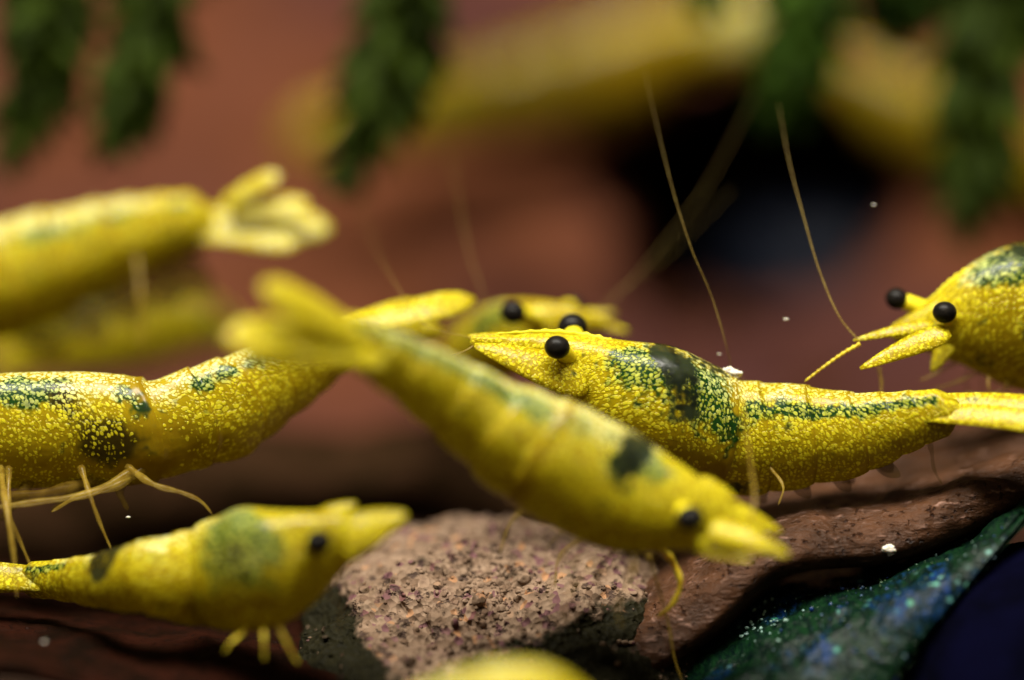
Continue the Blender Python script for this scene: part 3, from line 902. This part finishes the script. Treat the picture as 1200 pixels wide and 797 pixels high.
# low left shrimp
shrimp('yellow shrimp low at the left, head right, with a black mark on its back',
    [(446, 612, -7.6, 10), (378, 638, -7.1, 43), (302, 667, -6.1, 74), (236, 676, -4.1, 59), (186, 676, -5.3, 47), (130, 680, -4.3, 35), (75, 680, -2.0, 25), (25, 679, -1.0, 20)],
    up=(-0.05, 0.22), wide=0.68, dens=0.80, stripe=0.35, fine=0.9,
    eyes=[(373, 635, -8.6, 15)],
    scales=[((402, 630, -9.1), (476, 603, -9.1), 24, 1), ((372, 614, -7.1), (418, 590, -7.1), 16, 1), ((405, 650, -8.1), (455, 624, -8.1), 14, 1)],
    patches=[('green', .27, 50, .085, 48, 1.3), ('deep', .275, 72, .055, 28, 1.0), ('dark', .70, 26, .030, 36, 6.0), ('dark', .47, 50, .014, 16, 1.6), ('green', .88, 45, .06, 14, .8), ('bare', .46, 95, .02, 60, .6)],
    legs=[D2(pts=[(296, 728, -6.1), (284, 742, -6.6), (272, 752, -7.1), (262, 765, -7.1)], r=(3.4, 1.3)),
          D2(pts=[(308, 728, -6.1), (309, 746, -7.1), (310, 776, -7.1)], r=(3.4, 1.3)),
          D2(pts=[(322, 726, -6.1), (332, 745, -7.1), (341, 764, -7.1), (351, 779, -7.1)], r=(3.4, 1.3)),
          D2(pts=[(380, 690, -6.1), (400, 715, -6.1), (396, 740, -6.1)], r=(4, 2), mat=CLEAR),
          D2(pts=[(400, 670, -7.1), (432, 690, -7.1), (440, 715, -7.1)], r=(4, 2), mat=CLEAR)],
    fan=D2(flat=1, extra=[((50, 679, -1.6), (-110, 676, -.5), 20), ((50, 684, -1.6), (-90, 690, -.5), 14)]))

# upper left shrimp, tail fan towards the right
shrimp('out of focus shrimp at upper left with its split tail fan spread to the right',
    [(-310, 440, 10, 5), (-240, 415, 10, 36), (-130, 372, 11, 72), (-35, 338, 12, 70), (45, 312, 12, 64), (125, 286, 12, 52), (190, 268, 12, 42), (245, 257, 12, 33)],
    up=(0.0, 0.30), wide=0.7, dens=0.8, fine=0.7, stripe=0.4, pale_top=0.7,
    patches=[('green', .60, 45, .04, 14, .6), ('green', .75, 45, .03, 14, .6), ('green', .92, 40, .03, 14, .7)],
    legs=[D2(pts=[(160, 300, 10), (165, 350, 9), (166, 410, 9)], r=(4, 3), mat=CLEAR)],
    swim=5, swim_mm=2.2,
    fan=D2(flat=1, pale=.45, extra=[((205, 262, 12), (388, 268, 12), 25), ((215, 270, 12), (350, 286, 11), 18), ((262, 240, 11), (328, 204, 10.5), 12), ((270, 248, 11), (362, 238, 11), 12)]))

shrimp('heavily blurred yellow shrimp underneath the upper left shrimp',
    [(-20, 436, 27, 8), (25, 418, 27, 26), (90, 400, 27, 44), (145, 392, 28, 46), (185, 384, 29, 44), (222, 380, 30, 36), (252, 386, 31, 26), (275, 394, 31, 16)],
    up=(0, .3), wide=0.7, dens=0.95, fine=0.5, patches=[('green', .85, 60, .12, 50, .9), ('green', .36, 20, .03, 20, .8)])

shrimp('blurred bright yellow back of a shrimp at the bottom edge in front of stone',
    [(720, 850, -15, 8), (685, 838, -15, 28), (620, 826, -15, 52), (560, 832, -15, 52), (510, 845, -15, 46), (460, 862, -15, 40), (415, 880, -15, 30), (380, 895, -15, 22)],
    up=(0, .4), wide=0.7, dens=0.95, fine=0.5)

shrimp('far blurred yellow shrimp across the top middle behind the hanging green fronds',
    [(915, -30, 58, 8), (878, 20, 58, 38), (790, 48, 59, 46), (700, 86, 60, 64), (610, 112, 60, 60), (520, 132, 61, 50), (425, 150, 62, 42), (345, 166, 62, 34)],
    up=(0, .4), wide=0.75, dens=0.30, pale_top=0, fine=0.5, patches=[('deep', .60, 60, .36, 300, .55), ('dense', .12, 60, .10, 120, .6), ('pale', .12, 60, .10, 90, 1.0), ('bare', .45, 110, .2, 50, .6)])

shrimp('far blurred yellow shrimp at upper right between the green fronds',
    [(965, 55, 61, 6), (1005, 85, 61, 28), (1060, 125, 61, 52), (1115, 158, 61, 52), (1165, 180, 61, 46), (1215, 200, 61, 40), (1265, 220, 61, 30), (1310, 240, 61, 20)],
    up=(0, .4), wide=0.75, dens=0.30, pale_top=0, fine=0.5, patches=[('deep', .5, 60, 1.5, 300, .50)])

# ------------------------------------------------------------------ hanging plants
FROND = plain('frond_green', (0.007, 0.012, 0.001), (0.020, 0.032, 0.0015), 0.8, 0.6, ior=1.12)
FROND_LIGHT = plain('frond_light_green', (0.006, 0.015, 0.001), (0.020, 0.042, 0.002), 0.8, 0.6, ior=1.12)
def frond(label, pts, width, n_leaf=46, seed=0):
    mat = FROND_LIGHT if seed in (4, 5, 7, 8) else FROND
    r = np.random.default_rng(seed)
    P = np.array([at(*q) for q in pts])
    n = 50
    c = path(P, n)
    root = thing('hanging_frond', P[0], label, 'plant', 'hanging fronds')
    k = kpx(pts[0][2])
    u = np.linspace(0, 1, n)
    sv, sf = loft(c, np.array([0.1, -1, 0.05]), 0.35 * (1 - 0.7 * u), 0.35 * (1 - 0.7 * u), 8)
    mesh_obj('stem', sv, sf, mat, root)
    V, F, off = [], [], 0
    n_leaf = int(n_leaf * 1.3)
    T, N, B = frames(c, np.array([0.0, -1, 0.0]))
    for i in range(n_leaf):
        x = (i + 0.5) / n_leaf
        j = int(x * (n - 1))
        ln = width * k * (0.55 + 0.55 * math.sin(math.pi * min(1, 0.25 + x * 0.72)) + r.normal(0, .12)) * (1 - 0.45 * max(0, x - .75) / .25)
        for sd in (-1, 1, 0.15):
            a = r.normal(0.9, 0.25)
            dr = unit(T[j] * math.cos(a) + sd * B[j] * math.sin(a) + N[j] * r.normal(0.0, 0.35) * 1.2)
            m_ = 6
            uu = np.linspace(0, 1, 7)
            cc = c[j] + uu[:, None] * dr * ln + (uu ** 2)[:, None] * T[j] * ln * 0.3
            pr = np.clip(np.sin(np.pi * (0.1 + 0.85 * uu)), .05, 1)
            v_, f_ = loft(cc, unit(N[j] + r.normal(0, .4, 3)), 0.07 * pr, 0.24 * ln * pr, m_)
            V.append(v_); F += [tuple(off + q for q in ff) for ff in f_]; off += len(v_)
    tag(mesh_obj('foliage', np.concatenate(V), F, mat, root), kind='stuff')
    return root
frond('blurred dark green frond hanging in the upper left corner', [(50, -200, 21), (55, -40, 21), (48, 80, 21), (12, 195, 21)], 64, seed=1)
frond('blurred dark green frond hanging second from the left edge', [(205, -200, 20), (190, -40, 20), (168, 70, 20), (128, 175, 20)], 64, seed=2)
frond('blurred dark green frond hanging alone left of the far yellow shrimp', [(500, -200, 20), (485, -40, 20), (455, 85, 20), (400, 222, 20)], 67, seed=3)
frond('short green frond tip at the top edge above the pale shrimp head', [(850, -200, 25), (840, -80, 25), (832, -20, 25), (828, 22, 25)], 42, 30, seed=4)
frond('blurred green frond hanging over the left half of the cave mouth', [(975, -200, 27), (962, -60, 27), (942, 40, 27), (905, 150, 28)], 61, seed=5)
frond('long blurred green frond hanging near the right edge', [(1150, -200, 23), (1152, -40, 23), (1150, 120, 23), (1132, 285, 23)], 64, 56, seed=6)
frond('short wide green frond at top between two longer ones', [(1040, -200, 29), (1050, -100, 29), (1058, -30, 29), (1050, 45, 29)], 72, 34, seed=7)
frond('blurred green frond in the upper right corner', [(1215, -200, 27), (1205, -80, 27), (1200, 0, 27), (1190, 60, 27)], 70, 34, seed=8)

# ------------------------------------------------------------------ small things
def pebble(name, c, rad, st, mat, label, cat, seed, rough=0.12):
    v_, f_ = ball((0, 0, 0), 1.0, 28, 40)
    v_ = v_ * (1 + rough * fbm(v_ * 1.6, 3, seed))[:, None] * np.array(st) * rad
    o_ = mesh_obj(name, v_ + c, f_, mat, origin=c)
    return tag(o_, label, cat)
NAVY = plain('navy_shade', (0.0005, 0.0005, 0.0015), (0.001, 0.001, 0.006), 0.4, 0.9, ior=1.05)
GREY = plain('slate_stone', (0.004, 0.0055, 0.010), (0.009, 0.011, 0.019), 0.2, 0.5, ior=1.15, bump=0.3)
WHITE = plain('white_crumb', (0.42, 0.38, 0.30), (0.62, 0.58, 0.50), 6.0, 0.6, sss=0.2, bump=0.05, bscale=14)
pebble('pebble', at(1250, 850, -1), 7.6, (1.1, 1, .92), NAVY, 'near black navy lump added for the shade in the lower right corner', 'stone', 61)  # added dark lump that stands in for shade in this corner
pebble('pebble', at(985, 320, 86), 8.0, (1.2, 1, .8), GREY, 'dim slate blue stone inside the dark cave mouth', 'stone', 62)
pebble('food_crumb', at(856, 437, -0.2), 0.22, (1.5, 1, .9), WHITE, 'white crumb at foot of a feeler on the central shrimp', 'crumb', 63, 0.5)
pebble('food_crumb', at(1041, 644, -1.9), 0.24, (1.1, 1, .9), WHITE, 'white crumb on the lip of the brown leaf', 'crumb', 64, 0.35)
for i, (x, y, d, r, lab) in enumerate([(921, 374, 0.5, .10, 'tiny white speck drifting left of the right shrimp'),
                                  (843, 415, 1.0, .07, 'tiny pale speck drifting beside the feeler of the central shrimp'),
                                  (1024, 240, 1.5, .07, 'tiny pale speck drifting in front of the cave mouth'),
                                  (150, 606, -1, .09, 'tiny pale speck drifting below the left shrimp'),
                                  (52, 752, -6, .08, 'tiny pale speck on the dark leaf at lower left')]):
    pebble('drifting_speck', at(x, y, d), r * 0.65, (1.5, .8, .7), WHITE, lab, 'speck', 70 + i, 0.4)

for o in bpy.data.objects:
    if '_org' in o:
        del o['_org']
